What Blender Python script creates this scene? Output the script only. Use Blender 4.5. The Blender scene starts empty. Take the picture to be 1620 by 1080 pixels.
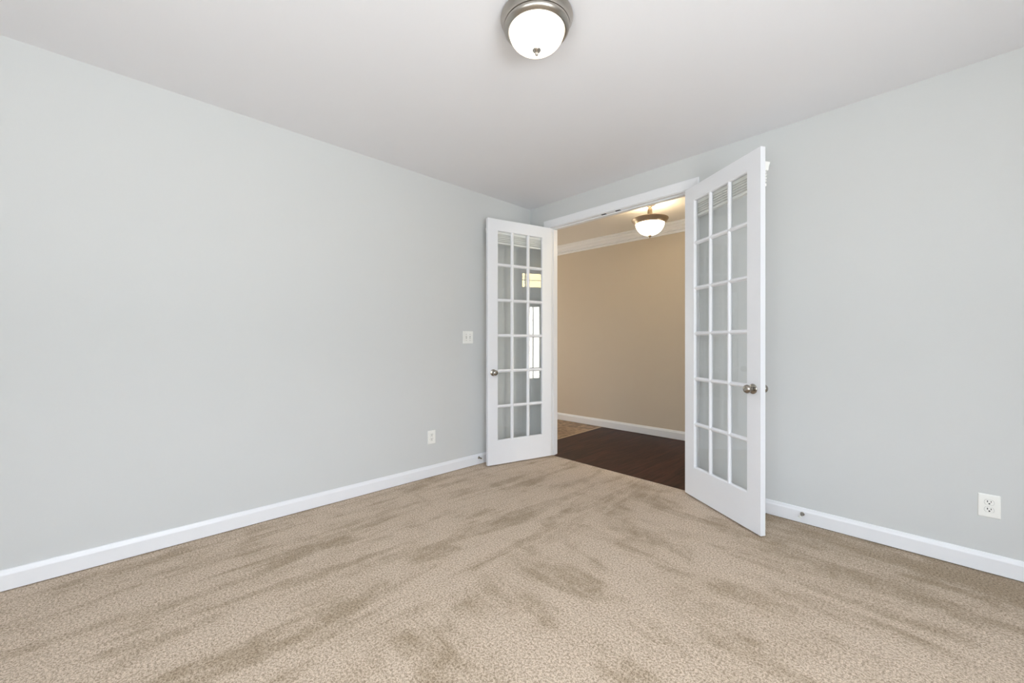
import bpy, bmesh, math, random
from mathutils import Vector, Matrix
random.seed(7)
C = bpy.context.scene
COL = C.collection
PI = math.pi

# ------------------------------------------------------------------ camera
cam_d = bpy.data.cameras.new('camera')
cam_d.sensor_width = 36.0
cam_d.lens = 634.63 / 1620 * 36
cam_d.shift_y = 2.0 / 1620
cam_d.clip_start = 0.05
cam = bpy.data.objects.new('camera', cam_d)
cam.location = (3.167, -3.316, 1.2256)
cam.rotation_euler = (PI / 2, 0, math.radians(46.3137))
COL.objects.link(cam)
C.camera = cam

# ------------------------------------------------------------------ world, colour, light
w = bpy.data.worlds.new('sky')
C.world = w
w.use_nodes = True
nt = w.node_tree
nt.nodes.clear()
wo = nt.nodes.new('ShaderNodeOutputWorld')
bg = nt.nodes.new('ShaderNodeBackground')
tc = nt.nodes.new('ShaderNodeTexCoord')
sp = nt.nodes.new('ShaderNodeSeparateXYZ')
cr = nt.nodes.new('ShaderNodeValToRGB')
cr.color_ramp.elements[0].position = 0.48
cr.color_ramp.elements[0].color = (0.42, 0.38, 0.30, 1)
cr.color_ramp.elements[1].position = 0.56
cr.color_ramp.elements[1].color = (0.80, 0.90, 1.0, 1)
ma = nt.nodes.new('ShaderNodeMapRange')
ma.inputs['From Min'].default_value = -1
ma.inputs['From Max'].default_value = 1
nt.links.new(tc.outputs['Generated'], sp.inputs[0])
nt.links.new(sp.outputs['Z'], ma.inputs['Value'])
nt.links.new(ma.outputs[0], cr.inputs[0])
nt.links.new(cr.outputs[0], bg.inputs['Color'])
bg.inputs['Strength'].default_value = 4.6
nt.links.new(bg.outputs[0], wo.inputs['Surface'])

C.view_settings.view_transform = 'Standard'
C.view_settings.look = 'None'
C.view_settings.gamma = 1
C.view_settings.use_curve_mapping = False
C.view_settings.exposure = 0.0
C.cycles.use_denoising = True
C.cycles.denoising_input_passes = 'RGB_ALBEDO_NORMAL'
C.cycles.denoising_prefilter = 'ACCURATE'
C.cycles.max_bounces = 14
C.cycles.diffuse_bounces = 8
C.cycles.transparent_max_bounces = 16
C.cycles.caustics_reflective = False
C.cycles.caustics_refractive = False
C.cycles.sample_clamp_indirect = 6

XR, YB, H = 4.90, -4.90, 2.74          # room: x 0..XR, y YB..0, height H
WT = 0.114                             # wall thickness
WIN_E = (-3.40, 2.40, 0.45, 2.50)      # assumed window in the wall x=XR: centre y, width, sill, head
WIN_S = (3.40, 2.40, 0.45, 2.50)       # assumed window in the wall y=YB: centre x, width, sill, head


def area(name, loc, rot, sx, sy, power, col):
    l = bpy.data.lights.new(name, 'AREA')
    l.shape = 'RECTANGLE'
    l.size, l.size_y = sx, sy
    l.energy = power
    l.color = col
    o = bpy.data.objects.new(name, l)
    o.location = loc
    o.rotation_euler = rot
    COL.objects.link(o)
    return o


# area lamps as daylight outside the assumed windows, which are placed for this light
area('daylight_east', (XR + 0.13, WIN_E[0], 1.50), (0, PI / 2, 0), 2.05, 2.4, 68, (0.885, 0.93, 1.0))
area('daylight_south', (WIN_S[0], YB - 0.13, 1.50), (PI / 2, 0, 0), 2.4, 2.05, 8, (0.885, 0.93, 1.0))
# added fill lamps facing up outside the windows, to brighten the ceiling
area('ceiling_fill_east', (XR + 2.3, WIN_E[0], -0.2), (PI, 0, 0), 4.0, 5.0, 1060, (0.97, 0.965, 1.0))
area('ceiling_fill_south', (WIN_S[0], YB - 2.3, -0.2), (PI, 0, 0), 5.0, 4.0, 560, (0.97, 0.965, 1.0))
# daylight outside the glazed front door at the end of the hall
# fill lamp added beyond the unseen left end, to brighten the hall wall
area('hall_fill_light', (-3.34, 0.90, 1.45), (0, -PI / 2, 0), 1.9, 1.1, 48, (1.0, 0.96, 0.86))
area('daylight_front_door', (4.30, 0.98, 1.45), (0, PI / 2, 0), 2.9, 1.1, 190, (1.0, 0.95, 0.88))


# ------------------------------------------------------------------ materials
def mat(name):
    m = bpy.data.materials.new(name)
    m.use_nodes = True
    n = m.node_tree
    b = n.nodes['Principled BSDF']
    return m, n, b


def simple(name, col, rough=0.5, metal=0.0, bump=0.0, bscale=200.0, spec=0.5, var=0.0):
    m, n, b = mat(name)
    b.inputs['Base Color'].default_value = (*col, 1)
    b.inputs['Roughness'].default_value = rough
    b.inputs['Metallic'].default_value = metal
    b.inputs['Specular IOR Level'].default_value = spec
    t = n.nodes.new('ShaderNodeTexCoord')
    ns = n.nodes.new('ShaderNodeTexNoise')
    ns.inputs['Scale'].default_value = bscale
    ns.inputs['Detail'].default_value = 3
    n.links.new(t.outputs['Object'], ns.inputs['Vector'])
    if bump:
        bp = n.nodes.new('ShaderNodeBump')
        bp.inputs['Strength'].default_value = bump
        bp.inputs['Distance'].default_value = 0.001
        n.links.new(ns.outputs['Fac'], bp.inputs['Height'])
        n.links.new(bp.outputs[0], b.inputs['Normal'])
    # faint procedural unevenness of the roughness
    mr = n.nodes.new('ShaderNodeMapRange')
    mr.inputs['To Min'].default_value = max(0.02, rough - 0.04)
    mr.inputs['To Max'].default_value = min(1, rough + 0.04)
    n.links.new(ns.outputs['Fac'], mr.inputs['Value'])
    n.links.new(mr.outputs[0], b.inputs['Roughness'])
    return m


M = {}
M['wall'] = simple('grey_wall_paint', (0.62, 0.632, 0.632), 0.85, bump=0.25, bscale=260, spec=0.25)
M['ceiling'] = simple('ceiling_paint', (0.785, 0.785, 0.81), 0.9, bump=0.2, bscale=200, spec=0.2)
M['hall_wall'] = simple('greige_wall_paint', (0.60, 0.525, 0.43), 0.6, bump=0.25, bscale=260, spec=0.35)
M['hall_ceiling'] = simple('hall_ceiling_paint', (0.74, 0.70, 0.65), 0.9, bump=0.2, bscale=200, spec=0.2)
M['trim'] = simple('white_semigloss', (0.81, 0.82, 0.85), 0.30, bump=0.05, bscale=60)
M['door'] = simple('white_door_paint', (0.82, 0.835, 0.875), 0.34, bump=0.08, bscale=90)
M['plastic'] = simple('white_plastic', (0.86, 0.86, 0.83), 0.30)
M['slat'] = simple('white_blind_slats', (0.92, 0.92, 0.90), 0.45)
M['dark'] = simple('dark_recess', (0.012, 0.012, 0.012), 0.6)
M['nickel'] = simple('brushed_nickel', (0.46, 0.43, 0.39), 0.30, metal=1.0)
M['knob'] = simple('satin_nickel', (0.40, 0.37, 0.33), 0.24, metal=1.0)
M['bronze'] = simple('brushed_bronze_nickel', (0.42, 0.33, 0.24), 0.34, metal=1.0)
M['rubber'] = simple('white_rubber', (0.75, 0.75, 0.72), 0.6)
M['ground'] = simple('outside_ground', (0.35, 0.36, 0.28), 0.95)
M['entry_door'] = simple('entry_door_paint', (0.32, 0.31, 0.28), 0.4)
M['threshold'] = simple('light_wood_edge', (0.42, 0.30, 0.20), 0.5)


def glass_mat(name, tint=(0.93, 0.96, 0.95), refl=1.0):
    m = bpy.data.materials.new(name)
    m.use_nodes = True
    n = m.node_tree
    n.nodes.clear()
    o = n.nodes.new('ShaderNodeOutputMaterial')
    tr = n.nodes.new('ShaderNodeBsdfTransparent')
    tr.inputs[0].default_value = (*tint, 1)
    gl = n.nodes.new('ShaderNodeBsdfGlossy')
    gl.inputs['Roughness'].default_value = 0.015
    fr = n.nodes.new('ShaderNodeFresnel')
    fr.inputs['IOR'].default_value = 1.5
    mu = n.nodes.new('ShaderNodeMath')
    mu.operation = 'MULTIPLY'
    mu.inputs[1].default_value = refl
    mx = n.nodes.new('ShaderNodeMixShader')
    # same reflectance from both sides of the thin pane
    ge = n.nodes.new('ShaderNodeNewGeometry')
    mi = n.nodes.new('ShaderNodeMapRange')
    mi.inputs['To Min'].default_value = 1.5
    mi.inputs['To Max'].default_value = 1 / 1.5
    n.links.new(ge.outputs['Backfacing'], mi.inputs['Value'])
    n.links.new(mi.outputs[0], fr.inputs['IOR'])
    n.links.new(fr.outputs[0], mu.inputs[0])
    n.links.new(mu.outputs[0], mx.inputs[0])
    n.links.new(tr.outputs[0], mx.inputs[1])
    n.links.new(gl.outputs[0], mx.inputs[2])
    n.links.new(mx.outputs[0], o.inputs['Surface'])
    return m


M['glass'] = glass_mat('clear_glass', (0.985, 0.99, 0.985), 1.0)
M['amber'] = glass_mat('amber_textured_glass', (0.97, 0.88, 0.62), 1.0)


def lamp_glass(name, col, strength, edge=(1, 0.6, 0.25), es=0.5):
    m, n, b = mat(name)
    b.inputs['Base Color'].default_value = (0.9, 0.88, 0.84, 1)
    b.inputs['Roughness'].default_value = 0.25
    lw = n.nodes.new('ShaderNodeLayerWeight')
    lw.inputs['Blend'].default_value = 0.35
    cr = n.nodes.new('ShaderNodeValToRGB')
    cr.color_ramp.elements[0].position = 0.50
    cr.color_ramp.elements[0].color = (*col, 1)
    cr.color_ramp.elements[1].position = 1.0
    cr.color_ramp.elements[1].color = (edge[0] * es, edge[1] * es, edge[2] * es, 1)
    n.links.new(lw.outputs['Facing'], cr.inputs[0])
    n.links.new(cr.outputs[0], b.inputs['Emission Color'])
    b.inputs['Emission Strength'].default_value = strength
    return m


M['lamp_glass'] = lamp_glass('frosted_lamp_glass', (1.0, 0.93, 0.80), 2.2, (1, 0.72, 0.42), 0.45)
M['hall_lamp_glass'] = lamp_glass('warm_frosted_lamp_glass', (1.0, 0.85, 0.60), 10.5, (1, 0.75, 0.45), 0.5)


def carpet_mat():
    m, n, b = mat('beige_cut_pile_carpet')
    L = n.links
    N = n.nodes.new
    b.inputs['Roughness'].default_value = 1.0
    b.inputs['Specular IOR Level'].default_value = 0.05
    b.inputs['Sheen Weight'].default_value = 0.12
    b.inputs['Sheen Roughness'].default_value = 0.6
    t = N('ShaderNodeTexCoord')

    def mapping(sc, rz=0.0, loc=(0, 0, 0)):
        mp = N('ShaderNodeMapping')
        mp.inputs['Scale'].default_value = sc
        mp.inputs['Rotation'].default_value = (0, 0, rz)
        mp.inputs['Location'].default_value = loc
        L.new(t.outputs['Object'], mp.inputs[0])
        return mp

    def noise(mp, scale, detail=3, rough=0.55, dist=0.0):
        k = N('ShaderNodeTexNoise')
        k.inputs['Scale'].default_value = scale
        k.inputs['Detail'].default_value = detail
        k.inputs['Roughness'].default_value = rough
        k.inputs['Distortion'].default_value = dist
        L.new(mp.outputs[0], k.inputs['Vector'])
        return k

    def ramp(src, p0, p1, c0=0.0, c1=1.0):
        r = N('ShaderNodeMapRange')
        r.interpolation_type = 'SMOOTHSTEP'
        r.inputs['From Min'].default_value = p0
        r.inputs['From Max'].default_value = p1
        r.inputs['To Min'].default_value = c0
        r.inputs['To Max'].default_value = c1
        L.new(src, r.inputs['Value'])
        return r.outputs[0]

    def math_(op, a, b_):
        k = N('ShaderNodeMath')
        k.operation = op
        for i, v in enumerate((a, b_)):
            if isinstance(v, (int, float)):
                k.inputs[i].default_value = v
            else:
                L.new(v, k.inputs[i])
        return k.outputs[0]

    def mixf(f, a, b_):
        k = N('ShaderNodeMix')
        k.data_type = 'FLOAT'
        L.new(f, k.inputs[0])
        L.new(a, k.inputs[2])
        L.new(b_, k.inputs[3])
        return k.outputs[0]

    # vacuum strokes: along y on the left part, along x on the right part, scuffs everywhere
    pat = noise(mapping((1, 1, 1), 0, (2.3, 0.4, 0)), 2.6, 6, 0.68, 0.5)
    pat2 = noise(mapping((1, 1, 1), 0, (7.1, 3.3, 0)), 6.5, 5, 0.65, 0.6)
    ny = noise(mapping((6.5, 1.15, 1), math.radians(5)), 1.0, 7, 0.68, 0.35)
    nx = noise(mapping((1.05, 4.6, 1), math.radians(-9), (3, 7, 0)), 1.0, 7, 0.68, 0.5)
    ly = noise(mapping((9.0, 0.35, 1), math.radians(3), (1, 2, 0)), 1.0, 2, 0.5, 0.05)
    lx = noise(mapping((0.4, 16.0, 1), math.radians(-2), (5, 1, 0)), 1.0, 2, 0.5, 0.05)
    sx = N('ShaderNodeSeparateXYZ')
    L.new(t.outputs['Object'], sx.inputs[0])
    warp = math_('ADD', sx.outputs['X'], math_('MULTIPLY', pat2.outputs['Fac'], 0.5))
    mask = ramp(warp, 1.72, 1.98)
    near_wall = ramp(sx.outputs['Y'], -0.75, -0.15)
    s1 = mixf(mask, ramp(ny.outputs['Fac'], 0.40, 0.56), ramp(nx.outputs['Fac'], 0.38, 0.56))
    s3 = math_('ADD', math_('MULTIPLY', ramp(pat.outputs['Fac'], 0.40, 0.56), 0.6), math_('MULTIPLY', ramp(pat2.outputs['Fac'], 0.38, 0.58), 0.4))

    def thin(src, w_):
        k = math_('ABSOLUTE', math_('SUBTRACT', src, 0.5), 0)
        return ramp(k, 0.0, w_)

    l1 = mixf(mask, thin(ly.outputs['Fac'], 0.020), math_('MAXIMUM', thin(lx.outputs['Fac'], 0.05), math_('SUBTRACT', 1.0, near_wall)))
    stroke = math_('ADD', math_('ADD', math_('MULTIPLY', s1, 0.42), math_('MULTIPLY', s3, 0.40)), math_('MULTIPLY', l1, 0.18))
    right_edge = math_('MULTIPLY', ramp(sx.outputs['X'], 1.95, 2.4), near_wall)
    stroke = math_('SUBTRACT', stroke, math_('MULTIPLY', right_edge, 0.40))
    # pile grain: tufts with dark gaps
    g1 = noise(mapping((1, 1, 1)), 105, 3, 0.70)
    g2 = noise(mapping((1, 1, 1)), 230, 2, 0.6)
    grain = math_('ADD', math_('MULTIPLY', g1.outputs['Fac'], 0.6), math_('MULTIPLY', g2.outputs['Fac'], 0.4))
    gr = ramp(grain, 0.38, 0.60)
    base = N('ShaderNodeMix')
    base.data_type = 'RGBA'
    base.inputs[6].default_value = (0.370, 0.287, 0.197, 1)
    base.inputs[7].default_value = (0.600, 0.495, 0.390, 1)
    L.new(ramp(stroke, 0.0, 0.95), base.inputs[0])
    gm = N('ShaderNodeMix')
    gm.data_type = 'RGBA'
    gm.blend_type = 'MULTIPLY'
    gm.inputs[0].default_value = 1.0
    gcol = N('ShaderNodeMix')
    gcol.data_type = 'RGBA'
    gcol.inputs[6].default_value = (0.50, 0.45, 0.39, 1)
    gcol.inputs[7].default_value = (1.22, 1.22, 1.23, 1)
    L.new(gr, gcol.inputs[0])
    L.new(base.outputs[2], gm.inputs[6])
    L.new(gcol.outputs[2], gm.inputs[7])
    L.new(gm.outputs[2], b.inputs['Base Color'])
    bp = N('ShaderNodeBump')
    bp.inputs['Strength'].default_value = 0.7
    bp.inputs['Distance'].default_value = 0.006
    L.new(grain, bp.inputs['Height'])
    L.new(bp.outputs[0], b.inputs['Normal'])
    return m


M['carpet'] = carpet_mat()


def wood_mat():
    m, n, b = mat('dark_hardwood')
    L = n.links
    N = n.nodes.new
    t = N('ShaderNodeTexCoord')
    mp = N('ShaderNodeMapping')
    mp.inputs['Rotation'].default_value = (0, 0, PI / 2)
    L.new(t.outputs['Object'], mp.inputs[0])
    br = N('ShaderNodeTexBrick')
    br.inputs['Color1'].default_value = (0.042, 0.015, 0.010, 1)
    br.inputs['Color2'].default_value = (0.020, 0.0075, 0.005, 1)
    br.inputs['Mortar'].default_value = (0.010, 0.005, 0.004, 1)
    br.inputs['Scale'].default_value = 1.0
    br.inputs['Mortar Size'].default_value = 0.0010
    br.inputs['Brick Width'].default_value = 0.75
    br.inputs['Row Height'].default_value = 0.083
    L.new(mp.outputs[0], br.inputs['Vector'])
    m2 = N('ShaderNodeMapping')
    m2.inputs['Scale'].default_value = (38, 3.0, 1)
    L.new(t.outputs['Object'], m2.inputs[0])
    ns = N('ShaderNodeTexNoise')
    ns.inputs['Scale'].default_value = 1.0
    ns.inputs['Detail'].default_value = 6
    ns.inputs['Distortion'].default_value = 0.8
    L.new(m2.outputs[0], ns.inputs['Vector'])
    mr = N('ShaderNodeMapRange')
    mr.inputs['From Min'].default_value = 0.3
    mr.inputs['From Max'].default_value = 0.7
    mr.inputs['To Min'].default_value = 0.35
    mr.inputs['To Max'].default_value = 2.0
    L.new(ns.outputs['Fac'], mr.inputs['Value'])
    vm = N('ShaderNodeVectorMath')
    vm.operation = 'SCALE'
    L.new(br.outputs['Color'], vm.inputs[0])
    L.new(mr.outputs[0], vm.inputs['Scale'])
    L.new(vm.outputs[0], b.inputs['Base Color'])
    b.inputs['Roughness'].default_value = 0.45
    b.inputs['Specular IOR Level'].default_value = 0.22
    bp = N('ShaderNodeBump')
    bp.inputs['Strength'].default_value = 0.25
    bp.inputs['Distance'].default_value = 0.001
    L.new(ns.outputs['Fac'], bp.inputs['Height'])
    L.new(bp.outputs[0], b.inputs['Normal'])
    return m


M['wood'] = wood_mat()


def tile_mat():
    m, n, b = mat('mottled_brown_tile')
    L = n.links
    N = n.nodes.new
    t = N('ShaderNodeTexCoord')
    ns = N('ShaderNodeTexNoise')
    ns.inputs['Scale'].default_value = 9
    ns.inputs['Detail'].default_value = 7
    ns.inputs['Distortion'].default_value = 1.6
    L.new(t.outputs['Object'], ns.inputs['Vector'])
    cr = N('ShaderNodeValToRGB')
    e = cr.color_ramp.elements
    e[0].position = 0.35
    e[0].color = (0.13, 0.075, 0.036, 1)
    e[1].position = 0.68
    e[1].color = (0.46, 0.30, 0.17, 1)
    L.new(ns.outputs['Fac'], cr.inputs[0])
    br = N('ShaderNodeTexBrick')
    br.offset = 0
    br.inputs['Color1'].default_value = (1, 1, 1, 1)
    br.inputs['Color2'].default_value = (0.9, 0.9, 0.9, 1)
    br.inputs['Mortar'].default_value = (0.5, 0.45, 0.4, 1)
    br.inputs['Scale'].default_value = 1
    br.inputs['Mortar Size'].default_value = 0.003
    br.inputs['Brick Width'].default_value = 0.33
    br.inputs['Row Height'].default_value = 0.33
    L.new(t.outputs['Object'], br.inputs['Vector'])
    mx = N('ShaderNodeMix')
    mx.data_type = 'RGBA'
    mx.blend_type = 'MULTIPLY'
    mx.inputs[0].default_value = 1
    L.new(cr.outputs[0], mx.inputs[6])
    L.new(br.outputs['Color'], mx.inputs[7])
    L.new(mx.outputs[2], b.inputs['Base Color'])
    b.inputs['Roughness'].default_value = 0.4
    return m


M['tile'] = tile_mat()


# ------------------------------------------------------------------ mesh helpers
def obj(name, bm, m, parent=None, smooth=False):
    bmesh.ops.recalc_face_normals(bm, faces=bm.faces)
    me = bpy.data.meshes.new(name)
    bm.to_mesh(me)
    bm.free()
    if smooth:
        me.polygons.foreach_set('use_smooth', [True] * len(me.polygons))
        me.set_sharp_from_angle(angle=math.radians(35))
    me.materials.append(M[m] if isinstance(m, str) else m)
    o = bpy.data.objects.new(name, me)
    COL.objects.link(o)
    if parent:
        o.parent = parent
    return o


def struct(name, bm, m, label=None, smooth=False):
    o = obj(name, bm, m, smooth=smooth)
    o['kind'] = 'structure'
    if label:
        o['label'] = label
    return o


def thing(name, label, cat, loc=(0, 0, 0), rot=(0, 0, 0), group=None):
    o = bpy.data.objects.new(name, None)
    o.empty_display_size = 0.05
    COL.objects.link(o)
    o.location = loc
    o.rotation_euler = rot
    o['label'] = label
    o['category'] = cat
    if group:
        o['group'] = group
    return o


def box(bm, x0, x1, y0, y1, z0, z1, bevel=0.0, seg=2):
    r = bmesh.ops.create_cube(bm, size=1.0)
    vs = r['verts']
    for v in vs:
        v.co = Vector(((x0 + x1) / 2 + v.co.x * (x1 - x0), (y0 + y1) / 2 + v.co.y * (y1 - y0), (z0 + z1) / 2 + v.co.z * (z1 - z0)))
    if bevel:
        es = list({e for v in vs for e in v.link_edges})
        bmesh.ops.bevel(bm, geom=es, offset=bevel, segments=seg, affect='EDGES', profile=0.5)


def lathe(bm, prof, axis='Z', n=48, loc=(0, 0, 0)):
    """prof: list of (radius, height); revolved round the axis."""
    rings = []
    for r, h in prof:
        if r < 1e-6:
            rings.append([bm.verts.new(axv(axis, 0, 0, h, loc))])
        else:
            rings.append([bm.verts.new(axv(axis, r * math.cos(2 * PI * k / n), r * math.sin(2 * PI * k / n), h, loc)) for k in range(n)])
    for a, b in zip(rings, rings[1:]):
        for k in range(n):
            k2 = (k + 1) % n
            if len(a) == 1 and len(b) == 1:
                continue
            if len(a) == 1:
                bm.faces.new((a[0], b[k], b[k2]))
            elif len(b) == 1:
                bm.faces.new((a[k], b[0], a[k2]))
            else:
                bm.faces.new((a[k], b[k], b[k2], a[k2]))


def axv(axis, a, b, h, loc):
    if axis == 'Z':
        v = (a, b, h)
    elif axis == 'Y':
        v = (a, h, b)
    else:
        v = (h, a, b)
    return Vector(v) + Vector(loc)


def prism(bm, pts, a, b):
    """pts: polygon of 3-D offsets; swept from point a to point b (lists of per-end offset polygons allowed)."""
    A = [bm.verts.new(Vector(a) + Vector(q)) for q in pts]
    B = [bm.verts.new(Vector(b) + Vector(q)) for q in pts]
    n = len(pts)
    for i in range(n):
        bm.faces.new((A[i], A[(i + 1) % n], B[(i + 1) % n], B[i]))
    bm.faces.new(A[::-1])
    bm.faces.new(B)


def sweep(bm, rings, close_ends=True):
    R = [[bm.verts.new(Vector(q)) for q in r] for r in rings]
    n = len(R[0])
    for a, b in zip(R, R[1:]):
        for i in range(n):
            bm.faces.new((a[i], a[(i + 1) % n], b[(i + 1) % n], b[i]))
    if close_ends:
        bm.faces.new(R[0][::-1])
        bm.faces.new(R[-1])


def B():
    return bmesh.new()


# ------------------------------------------------------------------ room shell
OX0, OX1, OZ = 0.300, 1.794, 2.472      # clear opening of the double door
JT = 0.018                              # jamb thickness

bm = B()
box(bm, 0, XR, YB, 0.022, -0.03, 0)
struct('floor', bm, 'carpet', 'beige cut pile carpet with vacuum strokes')
bm = B()
box(bm, 0, XR, YB, 0, H, H + 0.1)
struct('ceiling', bm, 'ceiling', 'flat off white ceiling of the empty room')
bm = B()
box(bm, -WT, 0, YB - WT, 0, -0.03, H + 0.1)
struct('wall_left', bm, 'wall', 'long light grey painted wall')

# wall with the double door: room side grey, hall side greige
bm = B()
for x0, x1, z0, z1 in ((0, OX0 - JT, -0.03, H + 0.1), (OX1 + JT, XR, -0.03, H + 0.1), (OX0 - JT, OX1 + JT, OZ + JT, H + 0.1)):
    box(bm, x0, x1, 0, WT / 2, z0, z1)
struct('wall_back', bm, 'wall', 'light grey wall pierced by the double door opening')
bm = B()
for x0, x1, z0, z1 in ((-3.2, OX0 - JT, -0.03, H + 0.1), (OX1 + JT, 4.0, -0.03, H + 0.1), (OX0 - JT, OX1 + JT, OZ + JT, H + 0.1)):
    box(bm, x0, x1, WT / 2, WT, z0, z1)
struct('wall_hall_near', bm, 'hall_wall')


def wall_with_window(name, axis, pos0, pos1, a0, a1, win):
    c, wd, s, h = win
    bm = B()
    parts = ((a0, c - wd / 2, -0.03, H + 0.1), (c + wd / 2, a1, -0.03, H + 0.1), (c - wd / 2, c + wd / 2, -0.03, s), (c - wd / 2, c + wd / 2, h, H + 0.1))
    for p0, p1, z0, z1 in parts:
        if axis == 'x':
            box(bm, pos0, pos1, p0, p1, z0, z1)
        else:
            box(bm, p0, p1, pos0, pos1, z0, z1)
    return struct(name, bm, 'wall')


wall_with_window('wall_right', 'x', XR, XR + WT, YB - WT, 0, WIN_E)
wall_with_window('wall_front', 'y', YB - WT, YB, 0, XR, WIN_S)


def window(name, axis, pos, win):
    """white double hung window with frame, sash bars, glass and sill."""
    c, wd, s, h = win

    def bx(bm, a0, a1, d0, d1, z0, z1, bv=0.0):
        # d measured outwards from the room face of the wall
        if axis == 'x':
            box(bm, pos + d0, pos + d1, a0, a1, z0, z1, bv)
        else:
            box(bm, a0, a1, pos - d1, pos - d0, z0, z1, bv)
    a0, a1 = c - wd / 2, c + wd / 2
    bm = B()
    t = 0.05
    bx(bm, a0, a0 + t, 0.03, 0.10, s, h)
    bx(bm, a1 - t, a1, 0.03, 0.10, s, h)
    bx(bm, a0, a1, 0.03, 0.10, h - t, h)
    bx(bm, a0, a1, 0.03, 0.10, s, s + t)
    bx(bm, c - 0.035, c + 0.035, 0.03, 0.10, s, h)
    bx(bm, a0, a1, 0.035, 0.09, (s + h) / 2 - 0.025, (s + h) / 2 + 0.025)
    # casing
    k = 0.07
    bx(bm, a0 - k, a0, -0.016, -0.0005, s - k, h + k, 0.003)
    bx(bm, a1, a1 + k, -0.016, -0.0005, s - k, h + k, 0.003)
    bx(bm, a0, a1, -0.016, -0.0005, h, h + k, 0.003)
    bx(bm, a0, a1, -0.016, -0.0005, s - k, s - 0.02, 0.003)
    o = struct(name, bm, 'trim')
    bm = B()
    bx(bm, a0 - 0.03, a1 + 0.03, -0.045, 0.03, s - 0.02, s, 0.003)
    obj('window_sill', bm, 'trim', o)
    bm = B()
    for g0, g1 in ((a0 + t, c - 0.035), (c + 0.035, a1 - t)):
        for z0, z1 in ((s + t, (s + h) / 2 - 0.025), ((s + h) / 2 + 0.025, h - t)):
            bx(bm, g0, g1, 0.060, 0.063, z0, z1)
    obj('window_glass', bm, 'glass', o)
    return o


window('window_1', 'x', XR, WIN_E)
window('window_2', 'y', YB, WIN_S)

# ------------------------------------------------------------------ hall shell (its far wall runs a shade out of square)
HS = 0.034


def hy(x):
    return 1.688 + HS * x


HX0, HX1 = -3.2, 4.0
HF = -0.004
bm = B()
q = [(HX0, hy(HX0)), (HX1, hy(HX1)), (HX1, hy(HX1) + WT), (HX0, hy(HX0) + WT)]


def poly_prism(bm, q, z0, z1):
    lo = [bm.verts.new((x, y, z0)) for x, y in q]
    hi = [bm.verts.new((x, y, z1)) for x, y in q]
    n = len(q)
    for i in range(n):
        bm.faces.new((lo[i], lo[(i + 1) % n], hi[(i + 1) % n], hi[i]))
    bm.faces.new(lo[::-1])
    bm.faces.new(hi)


poly_prism(bm, q, -0.03, H + 0.1)
struct('wall_hall_far', bm, 'hall_wall', 'greige painted hall wall seen through the double door')
bm = B()
WIN_H = (0.90, 1.10, 0.50, 2.40)
for y0, y1, z0, z1 in ((WT, 0.35, -0.03, H + 0.1), (1.45, 1.9, -0.03, H + 0.1), (0.35, 1.45, -0.03, 0.5), (0.35, 1.45, 2.40, H + 0.1)):
    box(bm, HX0 - WT, HX0, y0, y1, z0, z1)
struct('wall_hall_left', bm, 'hall_wall')
bm = B()
for y0, y1, z0, z1 in ((0.35, 0.40, 0.5, 2.4), (1.40, 1.45, 0.5, 2.4), (0.40, 1.40, 0.5, 0.55), (0.40, 1.40, 2.35, 2.4), (0.40, 1.40, 1.43, 1.48)):
    box(bm, HX0 - 0.09, HX0 - 0.03, y0, y1, z0, z1)
wh = struct('added_window', bm, 'trim')  # window made up at the unseen hall end, for the fill lamp
bm = B()
box(bm, HX0 - 0.062, HX0 - 0.058, 0.40, 1.40, 0.55, 2.35)
obj('window_glass', bm, 'glass', wh)
# floor boundary wood / tile
TB0, TB1 = -0.098, -0.158       # x of the boundary at y = 0.114 and at the far wall


def tbx(y):
    return TB0 + (TB1 - TB0) * (y - 0.114) / 1.57


bm = B()
poly_prism(bm, [(tbx(0.022) if False else OX0 - JT, 0.022), (OX1 + JT, 0.022), (OX1 + JT, WT), (HX1, WT), (HX1, hy(HX1)), (tbx(hy(0)), hy(tbx(1.68))), (TB0, WT), (OX0 - JT, WT)], -0.03, HF)
struct('floor_hall', bm, 'wood', 'dark brown hardwood floor of the hall')
bm = B()
poly_prism(bm, [(HX0, WT), (TB0 - 0.03, WT), (tbx(1.68) - 0.03, hy(tbx(1.68))), (HX0, hy(HX0))], -0.03, HF)
struct('floor_tile', bm, 'tile', 'mottled brown tile floor at the left end of the hall')
bm = B()
poly_prism(bm, [(TB0 - 0.03, WT), (TB0, WT), (tbx(1.68), hy(tbx(1.68))), (tbx(1.68) - 0.03, hy(tbx(1.68)))], -0.03, HF + 0.002)
struct('trim_5', bm, 'threshold', 'light wood edge strip between tile and hardwood')
bm = B()
poly_prism(bm, [(HX0, WT), (HX1, WT), (HX1, hy(HX1)), (HX0, hy(HX0))], H, H + 0.1)
struct('ceiling_hall', bm, 'hall_ceiling')

# ------------------------------------------------------------------ baseboards
BB = [(0, 0.005), (0.0140, 0.005), (0.0145, 0.006), (0.0145, 0.080), (0.0135, 0.084), (0.0105, 0.090), (0.0085, 0.098), (0.0070, 0.1035), (0.0050, 0.1055), (0, 0.1055)]


def base_run(bm, a, b, nrm, s=1.0):
    """a, b: xy ends along the wall, nrm: xy direction into the room."""
    prism(bm, [(nrm[0] * d, nrm[1] * d, z * s) for d, z in BB], (a[0], a[1], 0), (b[0], b[1], 0))


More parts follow.
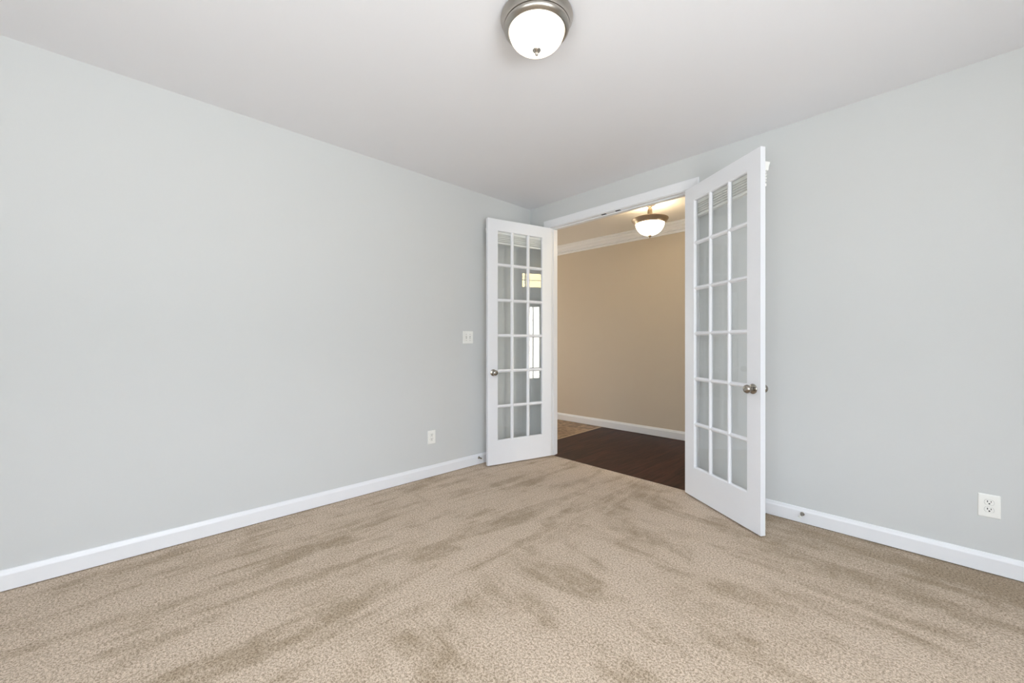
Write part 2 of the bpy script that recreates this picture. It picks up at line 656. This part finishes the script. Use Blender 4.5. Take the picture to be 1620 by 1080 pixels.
bm = B()
base_run(bm, (0, YB + 0.001), (0, -0.001), (1, 0))
struct('baseboard_left', bm, 'trim', 'white baseboard along the long grey wall')
CW = 0.084     # casing width
bm = B()
base_run(bm, (OX1 + CW - 0.004, 0), (XR, 0), (0, -1))
base_run(bm, (0.0146, 0), (OX0 - CW + 0.004, 0), (0, -1))
struct('baseboard_back', bm, 'trim', 'white baseboard on the door wall')
bm = B()
base_run(bm, (XR, YB), (XR, -0.0146), (-1, 0))
struct('baseboard_right', bm, 'trim')
bm = B()
base_run(bm, (0.0146, YB), (XR - 0.0146, YB), (0, 1))
struct('baseboard_front', bm, 'trim')
bm = B()
nx, ny = HS / math.hypot(1, HS), -1 / math.hypot(1, HS)
prism(bm, [(nx * d, ny * d, z * 1.08 + HF) for d, z in BB], (HX0, hy(HX0), 0), (HX1, hy(HX1), 0))
struct('baseboard_hall', bm, 'trim', 'white baseboard along the greige hall wall')
# crown moulding round the hall
CR = [(0, 2.620), (0.012, 2.620), (0.018, 2.626), (0.018, 2.640), (0.006, 2.643), (0.006, 2.651), (0.024, 2.654), (0.030, 2.660), (0.030, 2.672),
      (0.038, 2.672), (0.044, 2.680), (0.060, 2.686), (0.078, 2.697), (0.088, 2.712), (0.088, 2.718), (0.108, 2.719), (0.112, 2.727), (0.122, 2.727), (0.132, 2.731), (0.132, 2.7399), (0, 2.7399)]
bm = B()
prism(bm, [(nx * d, ny * d, z) for d, z in CR], (HX0, hy(HX0), 0), (HX1, hy(HX1), 0))
prism(bm, [(0, d, z) for d, z in CR], (HX0, WT, 0), (HX1, WT, 0))
struct('trim_4', bm, 'trim', 'white stepped crown moulding round the hall')

# ------------------------------------------------------------------ door frame: jambs, stops, casings
bm = B()
box(bm, OX0 - JT, OX0, -0.0, WT, -0.006, OZ + JT)
box(bm, OX1, OX1 + JT, -0.0, WT, -0.006, OZ + JT)
box(bm, OX0, OX1, -0.0, WT, OZ, OZ + JT)
st = 0.010
box(bm, OX0, OX0 + st, 0.040, 0.076, -0.004, OZ, 0.002)
box(bm, OX1 - st, OX1, 0.040, 0.076, -0.004, OZ, 0.002)
box(bm, OX0 + st, OX1 - st, 0.040, 0.076, OZ - st, OZ, 0.002)
frame = struct('trim_1', bm, 'trim', 'white door frame lining the double opening')

# casing profile: u from the inner edge outwards, d out of the wall
CP = [(0.005, 0), (0.005, 0.009), (0.008, 0.0115), (0.014, 0.0125), (0.022, 0.0125), (0.050, 0.0150), (0.062, 0.0165), (0.070, 0.0185), (0.079, 0.0185), (0.084, 0.016), (0.084, 0)]


def casing(name, y, s, label=None):
    rings = []
    for (cx, cz, dx, dz) in ((OX0, 0.0, -1, 0), (OX0, OZ, -1, 1), (OX1, OZ, 1, 1), (OX1, 0.0, 1, 0)):
        rings.append([(cx + dx * u, y + s * d, cz + dz * u) for u, d in CP])
    bm = B()
    sweep(bm, rings)
    return struct(name, bm, 'trim', label)


casing('trim_2', 0, -1, 'white casing round the double door opening')
casing('trim_3', WT, 1)

# ball catch strikes in the head jamb
for cx in (0.966, 1.122):
    bm = B()
    box(bm, cx - 0.026, cx + 0.026, 0.006, 0.030, OZ - 0.0015, OZ + 0.001, 0.0005, 1)
    k = obj('strike_plate', bm, 'dark', frame)
    k['label'] = 'small dark catch plate let into the frame head'

# ------------------------------------------------------------------ french doors
DW, DT, DZ0, DZ1 = 0.762, 0.035, 0.013, 2.458
GX0, GX1, GZ0, GZ1 = 0.1105, 0.6515, 0.247, 2.348
MW, MH = 0.034, 0.030
PW = (GX1 - GX0 - 2 * MW) / 3
PH = (GZ1 - GZ0 - 5 * MH) / 6


def make_door(name, pivot, ang, side, label):
    """local frame: x along the leaf from the hinge, y from the room face (0) to the hall face (DT*side)."""
    root = None
    s = side

    def Y(a, b):
        return (min(a * s, b * s), max(a * s, b * s))
    bm = B()
    y0, y1 = Y(0, DT)
    box(bm, 0, GX0, y0, y1, DZ0, DZ1, 0.0015)
    box(bm, GX1, DW, y0, y1, DZ0, DZ1, 0.0015)
    box(bm, GX0 - 0.001, GX1 + 0.001, y0 + 0.00002, y1 - 0.00002, DZ0 + 0.0002, GZ0)
    box(bm, GX0 - 0.001, GX1 + 0.001, y0 + 0.00002, y1 - 0.00002, GZ1, DZ1 - 0.0002)
    # moulded bead round the glazed field, both faces
    m_ = DT / 2
    for f in (-1, 1):
        P = [(0, 0.0165), (0.003, 0.0150), (0.006, 0.0105), (0.008, 0.0040), (0.008, 0.0), (0, 0)]
        rings = []
        for (cx, cz, dx, dz) in ((GX0, GZ0, 1, 1), (GX1, GZ0, -1, 1), (GX1, GZ1, -1, -1), (GX0, GZ1, 1, -1), (GX0, GZ0, 1, 1)):
            rings.append([(cx + dx * u, s * (m_ + f * d), cz + dz * u) for u, d in P])
        sweep(bm, rings, close_ends=False)
    root = struct(name, bm, 'door', label)
    root.location = (pivot[0], pivot[1], 0)
    root.rotation_euler = (0, 0, ang)
    # muntin bars with a rounded front
    bm = B()

    def prof(wd):
        h = wd / 2
        return [(-h, 0.002), (-h, 0.0045), (-h * 0.62, 0.0090), (-h * 0.42, 0.0135), (-h * 0.25, 0.0150), (h * 0.25, 0.0150), (h * 0.42, 0.0135), (h * 0.62, 0.0090), (h, 0.0045), (h, 0.002)]
    for f in (-1, 1):
        for i in range(2):
            cx = GX0 + PW * (i + 1) + MW * (i + 0.5)
            prism(bm, [(u, s * (m_ + f * d), 0) for u, d in prof(MW)], (cx, 0, GZ0), (cx, 0, GZ1))
        for j in range(5):
            cz = GZ0 + PH * (j + 1) + MH * (j + 0.5)
            prism(bm, [(0, s * (m_ + f * d), u) for u, d in prof(MH)], (GX0, 0, cz), (GX1, 0, cz))
    obj('muntin_grid', bm, 'door', root)
    bm = B()
    for i in range(3):
        for j in range(6):
            x0 = GX0 + i * (PW + MW)
            z0 = GZ0 + j * (PH + MH)
            ya, yb = Y(m_ - 0.0015, m_ + 0.0015)
            box(bm, x0 - 0.002, x0 + PW + 0.002, ya, yb, z0 - 0.002, z0 + PH + 0.002)
    obj('glass_panes', bm, 'glass', root)
    # knobs on both faces
    for f, yb in ((1, DT), (-1, 0.0)):
        d = f * s
        bm = B()
        prof_r = [(0, 0), (0.0325, 0), (0.0330, 0.003), (0.0315, 0.006), (0.0260, 0.0085), (0.0170, 0.0105), (0.0125, 0.013), (0.0110, 0.020), (0.0112, 0.026)]
        lathe(bm, [(r, d * h) for r, h in prof_r], 'Y', 40, (0.702, s * yb, 0.930))
        kn = obj('door_knob', bm, 'knob', root, smooth=True)
        kn['label'] = 'satin nickel door knob'
        bm = B()
        kp = [(0.0110, 0.024), (0.0150, 0.026), (0.0210, 0.030), (0.0255, 0.036), (0.0275, 0.043), (0.0268, 0.050), (0.0235, 0.056), (0.0170, 0.0605), (0.0090, 0.0625), (0, 0.063)]
        lathe(bm, [(r, d * h) for r, h in kp], 'Y', 40, (0.702, s * yb, 0.930))
        obj('knob_head', bm, 'knob', kn, smooth=True)
    # hinges
    for hz in (2.215, 1.49, 0.99, 0.22):
        bm = B()
        lathe(bm, [(0, -0.046), (0.0055, -0.046), (0.0055, 0.046), (0, 0.046)], 'Z', 16, (-0.002, -s * 0.0045, hz))
        ya, yb = Y(0.0, 0.031)
        box(bm, -0.0022, 0.0, ya, yb, hz - 0.044, hz + 0.044)
        h = obj('hinge', bm, 'nickel', root, smooth=True)
        h['label'] = 'nickel butt hinge'
    # latch plate in the meeting edge
    return root


LP, LA = (0.3000, -0.0170), math.radians(-103.9)
RP, RA = (1.7990, -0.0185), math.radians(-32.11)
make_door('door_1', LP, LA, 1, 'white eighteen pane french door leaf swung against the long wall')
make_door('door_2', RP, RA, -1, 'white eighteen pane french door leaf nearest the camera, folded toward the right wall')


# ------------------------------------------------------------------ raised blinds on the room faces of the doors
def make_blind(pivot, ang, side, label):
    s = side
    root = thing('window_blind', label, 'blind', (pivot[0], pivot[1], 2.348), (0, 0, ang), 'raised blinds on the french doors')
    x0, x1 = 0.030, 0.738

    def bx(bm, a, b, d0, d1, z0, z1, bv=0.0):
        y = sorted((-d0 * s, -d1 * s))
        box(bm, a, b, y[0], y[1], z0 - 2.348, z1 - 2.348, bv)
    # valance / headrail with a flared front
    bm = B()
    prism(bm, [(0, -s * d, z - 2.348) for d, z in ((0.001, 2.320), (0.040, 2.320), (0.041, 2.323), (0.046, 2.350), (0.052, 2.364), (0.054, 2.376), (0.001, 2.376))],
          (x0 - 0.01, 0, 0), (x1 + 0.004, 0, 0))
    obj('headrail', bm, 'slat', root)
    rnd = random.Random(3)
    bm = B()
    z = 2.316
    k = 0
    while z > 2.247:
        t = 0.0034
        of = rnd.uniform(-0.003, 0.003)
        bx(bm, x0 + 0.004 + rnd.uniform(0, 0.003), x1 - 0.006, 0.004 + max(0, of), 0.038 + of, z - t, z, 0.0006)
        k += 1
        z -= 0.0042 if k % 3 else rnd.uniform(0.0085, 0.0105)
    obj('slats', bm, 'slat', root)
    bm = B()
    bx(bm, x0 + 0.004, x1 - 0.006, 0.003, 0.037, 2.224, 2.242, 0.002)
    obj('bottom_rail', bm, 'slat', root)
    # ladder tapes / lift cords through the stack
    for cx in (0.14, 0.38, 0.62):
        bm = B()
        for d in (0.0015, 0.0395):
            y = -s * d
            lathe(bm, [(0, 0), (0.0009, 0), (0.0009, 0.096), (0, 0.096)], 'Z', 8, (cx, y, 2.225 - 2.348))
        obj('ladder_cord', bm, 'slat', root)
    return root


make_blind(LP, LA, 1, 'raised white slatted blind on the french door beside the long wall')
make_blind(RP, RA, -1, 'raised white slatted blind on the french door nearest the camera')


# ------------------------------------------------------------------ wall plates
def rounded_rect(w_, h_, r, n=6):
    P = []
    for cx, cy, a0 in ((w_ / 2 - r, h_ / 2 - r, 0), (-w_ / 2 + r, h_ / 2 - r, 90), (-w_ / 2 + r, -h_ / 2 + r, 180), (w_ / 2 - r, -h_ / 2 + r, 270)):
        for k in range(n + 1):
            a = math.radians(a0 + 90 * k / n)
            P.append((cx + r * math.cos(a), cy + r * math.sin(a)))
    return P


def plate_stack(bm, levels, w_, h_, r):
    """levels: (inset, depth); plate faces -Y locally, back on y=0."""
    rings = []
    for ins, d in levels:
        rings.append([(x, -d, z) for x, z in rounded_rect(w_ - 2 * ins, h_ - 2 * ins, max(0.0005, r - ins * 0.5))])
    sweep(bm, rings)


def make_outlet(loc, rz, label):
    root = thing('electrical_outlet', label, 'outlet', loc, (0, 0, rz), 'duplex outlets on the grey walls')
    bm = B()
    plate_stack(bm, ((0, 0), (0, 0.0025), (0.0025, 0.0052), (0.006, 0.0060)), 0.080, 0.122, 0.003)
    obj('cover_plate', bm, 'plastic', root)
    for k in (-1, 1):
        cz = k * 0.0195
        P = []
        for i in range(48):
            a = 2 * PI * i / 48
            P.append((0.0172 * math.cos(a), max(-0.0140, min(0.0140, 0.0172 * math.sin(a)))))
        bm = B()
        # dark gap ring then the raised face
        sweep(bm, [[(x, -0.0058, z + cz) for x, z in P], [(x, -0.0078, z + cz) for x, z in P], [(x * 0.96, -0.0082, z * 0.96 + cz) for x, z in P]])
        sk = obj('socket', bm, 'plastic', root)
        bm = B()
        box(bm, -0.0080, -0.0048, -0.0085, -0.0080, cz + 0.0000, cz + 0.0095)
        box(bm, 0.0048, 0.0076, -0.0085, -0.0080, cz + 0.0010, cz + 0.0090)
        lathe(bm, [(0, -0.0080), (0.0034, -0.0080), (0.0034, -0.0085), (0, -0.0085)], 'Y', 16, (0, 0, cz - 0.0065))
        sl = obj('socket_slots', bm, 'dark', sk)
        sl['label'] = 'dark slots of the socket'
        bm = B()
        Q = [(x * 1.05, z * 1.06 + cz) for x, z in P]
        sweep(bm, [[(x, -0.0058, z) for x, z in Q], [(x, -0.0062, z) for x, z in Q]])
        obj('socket_gap', bm, M['gapgrey'], sk)  # grey ring painted in for the shade in the gap round the socket
    bm = B()
    lathe(bm, [(0, -0.0060), (0.0032, -0.0060), (0.0030, -0.0070), (0.0016, -0.0074), (0, -0.0075)], 'Y', 16)
    obj('screw', bm, 'plastic', root, smooth=True)
    return root


M['gapgrey'] = simple('gap_grey', (0.30, 0.30, 0.29), 0.7)
make_outlet((3.3775, 0, 0.357), 0, 'white duplex outlet on the door wall at the right edge of the view')
make_outlet((0, -1.311, 0.362), PI / 2, 'white duplex outlet low on the long wall left of the door')

sw = thing('light_switch', 'white two gang toggle switch on the long wall beside the open door', 'light switch', (0, -0.894, 1.279), (0, 0, PI / 2))
bm = B()
plate_stack(bm, ((0, 0), (0, 0.0025), (0.0025, 0.0052), (0.006, 0.0060)), 0.124, 0.122, 0.003)
obj('cover_plate', bm, 'plastic', sw)
for k, up in ((-1, 1), (1, -1)):
    bm = B()
    box(bm, k * 0.023 - 0.0050, k * 0.023 + 0.0050, -0.0068, -0.0058, -0.0120, 0.0120)
    su = obj('switch_slot', bm, 'gapgrey', sw)
    bm = B()
    prism(bm, [(0, -0.0060, -0.0045), (0, -0.0165, up * 0.0075 - 0.0028), (0, -0.0175, up * 0.0075 + 0.0028), (0, -0.0060, 0.0045)], (k * 0.023 - 0.0038, 0, 0), (k * 0.023 + 0.0038, 0, 0))
    obj('toggle', bm, 'plastic', sw)
    for z in (-0.030, 0.030):
        bm = B()
        lathe(bm, [(0, -0.0060), (0.0032, -0.0060), (0.0030, -0.0070), (0, -0.0075)], 'Y', 16, (k * 0.023, 0, z))
        obj('screw', bm, 'gapgrey', sw, smooth=True)


# ------------------------------------------------------------------ door stops on the baseboards
def make_stop(loc, rz, label):
    root = thing('door_stop', label, 'door stop', loc, (0, 0, rz), 'door stops on the baseboards')
    bm = B()
    lathe(bm, [(0, 0), (0.0125, 0), (0.0125, -0.004), (0.0095, -0.007), (0.0065, -0.010), (0.0055, -0.014), (0, -0.014)], 'Y', 24)
    obj('base', bm, 'knob', root, smooth=True)
    # spring coil
    bm = B()
    N_, turns = 200, 14
    rings = []
    for i in range(N_ + 1):
        a = 2 * PI * turns * i / N_
        y = -0.012 - 0.048 * i / N_
        c = Vector((0.0052 * math.cos(a), y, 0.0052 * math.sin(a)))
        rad = Vector((math.cos(a), 0, math.sin(a)))
        rings.append([tuple(c + rad * 0.0012 * math.cos(b) + Vector((0, 0.0012 * math.sin(b), 0))) for b in (0, PI / 3, 2 * PI / 3, PI, 4 * PI / 3, 5 * PI / 3)])
    sweep(bm, rings)
    obj('spring', bm, 'knob', root, smooth=True)
    bm = B()
    lathe(bm, [(0, -0.058), (0.0070, -0.058), (0.0085, -0.061), (0.0085, -0.069), (0.0070, -0.072), (0, -0.073)], 'Y', 20)
    tp = obj('rubber_tip', bm, 'rubber', root, smooth=True)
    tp['label'] = 'white rubber tip'
    return root


make_stop((0.0144, -0.768, 0.071), PI / 2, 'small spring door stop behind the door beside the long wall')
make_stop((2.560, -0.0144, 0.066), 0, 'small metal door stop on the baseboard right of the nearest door')

# ------------------------------------------------------------------ flush ceiling lamp of the room
LX, LY = 1.893, -1.940
lamp = thing('ceiling_lamp', 'round brushed nickel flush mount lamp with white glass bowl on the room ceiling', 'ceiling lamp', (LX, LY, H))
bm = B()
prof = [(0.0, -0.0005), (0.158, -0.0005), (0.1665, -0.004), (0.1680, -0.010), (0.1665, -0.016), (0.1590, -0.026), (0.1545, -0.036), (0.1530, -0.042), (0.1470, -0.043), (0.1470, -0.050)]
lathe(bm, prof, 'Z', 96)
pan = obj('ceiling_pan', bm, 'nickel', lamp, smooth=True)
bm = B()
prof = [(0.1470, -0.044), (0.1520, -0.046), (0.1530, -0.051), (0.1510, -0.058), (0.1440, -0.064), (0.1370, -0.068), (0.1320, -0.069), (0.1295, -0.067), (0.1290, -0.055)]
lathe(bm, prof, 'Z', 96)
obj('rim_ring', bm, 'nickel', lamp, smooth=True)
bm = B()
prof = []
R0, D0 = 0.1288, 0.084
for k in range(21):
    a = k / 20 * PI / 2
    prof.append((R0 * math.cos(a) ** 0.85 if k < 20 else 0.0, -0.064 - D0 * math.sin(a)))
lathe(bm, prof, 'Z', 96)
obj('glass_bowl', bm, 'lamp_glass', lamp, smooth=True)
bm = B()
zb = -0.064 - D0
lathe(bm, [(0, zb + 0.002), (0.0170, zb + 0.001), (0.0195, zb - 0.003), (0.0170, zb - 0.007), (0.0100, zb - 0.011), (0.0065, zb - 0.014), (0.0080, zb - 0.019), (0.0070, zb - 0.024), (0.0035, zb - 0.028), (0, zb - 0.029)], 'Z', 32)
obj('finial', bm, 'nickel', lamp, smooth=True)

# ------------------------------------------------------------------ semi-flush lamp in the hall
HLX, HLY = 1.048, 0.782
hl = thing('ceiling_lamp', 'warm lit bowl lamp hanging on a short stem from the hall ceiling', 'ceiling lamp', (HLX, HLY, H))
bm = B()
lathe(bm, [(0, -0.0005), (0.060, -0.0005), (0.064, -0.006), (0.058, -0.016), (0.040, -0.026), (0.020, -0.031), (0.0, -0.031)], 'Z', 48)
obj('canopy', bm, 'bronze', hl, smooth=True)
bm = B()
lathe(bm, [(0.0, -0.030), (0.014, -0.030), (0.020, -0.038), (0.014, -0.048), (0.016, -0.052), (0.024, -0.060), (0.025, -0.115), (0.020, -0.128), (0.026, -0.140), (0.018, -0.152), (0.008, -0.165), (0.007, -0.345), (0, -0.345)], 'Z', 32)
obj('stem', bm, 'bronze', hl, smooth=True)
bm = B()
# flared metal rim
lathe(bm, [(0.154, -0.196), (0.170, -0.178), (0.186, -0.170), (0.191, -0.173), (0.1915, -0.179), (0.184, -0.190), (0.172, -0.203), (0.163, -0.214), (0.159, -0.224), (0.153, -0.226), (0.1525, -0.215), (0.154, -0.196)], 'Z', 96)
obj('rim_ring', bm, 'bronze', hl, smooth=True)
bm = B()
prof = []
for k in range(21):
    a = k / 20 * PI / 2
    prof.append((0.1525 * math.cos(a) ** 0.95 if k < 20 else 0.0, -0.205 - 0.143 * math.sin(a)))
lathe(bm, prof, 'Z', 96)
obj('glass_bowl', bm, 'hall_lamp_glass', hl, smooth=True)
bm = B()
zb = -0.348
lathe(bm, [(0, zb + 0.002), (0.018, zb + 0.002), (0.0195, zb - 0.003), (0.015, zb - 0.010), (0.010, zb - 0.016), (0.0085, zb - 0.022), (0.005, zb - 0.028), (0, zb - 0.029)], 'Z', 32)
obj('finial', bm, 'bronze', hl, smooth=True)
for k in range(2):
    a = PI * k + 0.6
    bm = B()
    lathe(bm, [(0, -0.24), (0.012, -0.235), (0.026, -0.215), (0.029, -0.200), (0.024, -0.182), (0.014, -0.170), (0.013, -0.160), (0, -0.160)], 'Z', 20, (0.07 * math.cos(a), 0.07 * math.sin(a), 0))
    M.setdefault('bulb', lamp_glass('bulb_glow', (1.0, 0.85, 0.6), 6, (1, 0.85, 0.6), 1.0))
    obj('bulb', bm, 'bulb', hl, smooth=True)


def point(name, loc, power, col, r):
    l = bpy.data.lights.new(name, 'POINT')
    l.energy = power
    l.color = col
    l.shadow_soft_size = r
    o = bpy.data.objects.new(name, l)
    o.location = loc
    COL.objects.link(o)


# light of the bulbs in the open bowl, thrown up on the hall ceiling, and of the room lamp below its bowl
for k in range(2):
    a = PI * k + 0.6 + PI / 2
    point('hall_bulb_light', (HLX + 0.07 * math.cos(a), HLY + 0.07 * math.sin(a), H - 0.185), 0.8, (1.0, 0.70, 0.36), 0.03)

# ------------------------------------------------------------------ glazed front door at the end of the hall (seen only mirrored in the door glass)
EX = 4.0
TY0, TY1, TZ0, TZ1 = 0.66, 1.50, 2.34, 2.66
DY0, DY1, DZT = 0.60, 1.51, 2.24
GY0, GY1, GLZ0, GLZ1 = 0.92, 1.20, 0.50, 1.96
bm = B()
ye = hy(EX)
for y0, y1, z0, z1 in ((WT, DY0, -0.03, H + 0.1), (DY1, ye + 0.05, -0.03, H + 0.1), (DY0, DY1, TZ1, H + 0.1), (DY0, DY1, DZT, TZ0), (DY0, TY0, TZ0, TZ1), (TY1, DY1, TZ0, TZ1)):
    box(bm, EX, EX + WT, y0, y1, z0, z1)
struct('wall_hall_right', bm, 'hall_wall')
bm = B()
for y0, y1, z0, z1 in ((DY0, GY0, 0, DZT), (GY1, DY1, 0, DZT), (GY0, GY1, 0, GLZ0), (GY0, GY1, GLZ1, DZT)):
    box(bm, EX + 0.03, EX + 0.075, y0 + 0.001, y1 - 0.001, z0, z1)
box(bm, EX + 0.04, EX + 0.06, 1.050, 1.068, GLZ0, GLZ1)
box(bm, EX + 0.04, EX + 0.06, GY0, GY1, 0.700, 0.718)
ed = struct('door_3', bm, 'entry_door')
bm = B()
box(bm, EX + 0.048, EX + 0.052, GY0, GY1, GLZ0, GLZ1)
obj('glass_panel', bm, 'glass', ed)
bm = B()
for y0, y1, z0, z1 in ((TY0, TY1, TZ0, TZ0 + 0.02), (TY0, TY1, TZ1 - 0.02, TZ1), (TY0, TY0 + 0.02, TZ0, TZ1), (TY1 - 0.02, TY1, TZ0, TZ1),
                       (0.885, 0.900, TZ0, TZ1), (1.25, 1.265, TZ0, TZ1), (TY0, TY1, 2.497, 2.507)):
    box(bm, EX + 0.03, EX + 0.07, y0, y1, z0, z1)
tw = struct('window_3', bm, 'entry_door')
bm = B()
box(bm, EX + 0.048, EX + 0.052, TY0 + 0.01, TY1 - 0.01, TZ0 + 0.01, TZ1 - 0.01)
obj('window_glass', bm, 'amber', tw)

# ground outside the house
bm = B()
box(bm, 4.2, 40, -40, 40, -0.5, -0.45)
box(bm, -40, 4.2, -40, -4.2, -0.5, -0.45)
struct('ground', bm, 'ground')
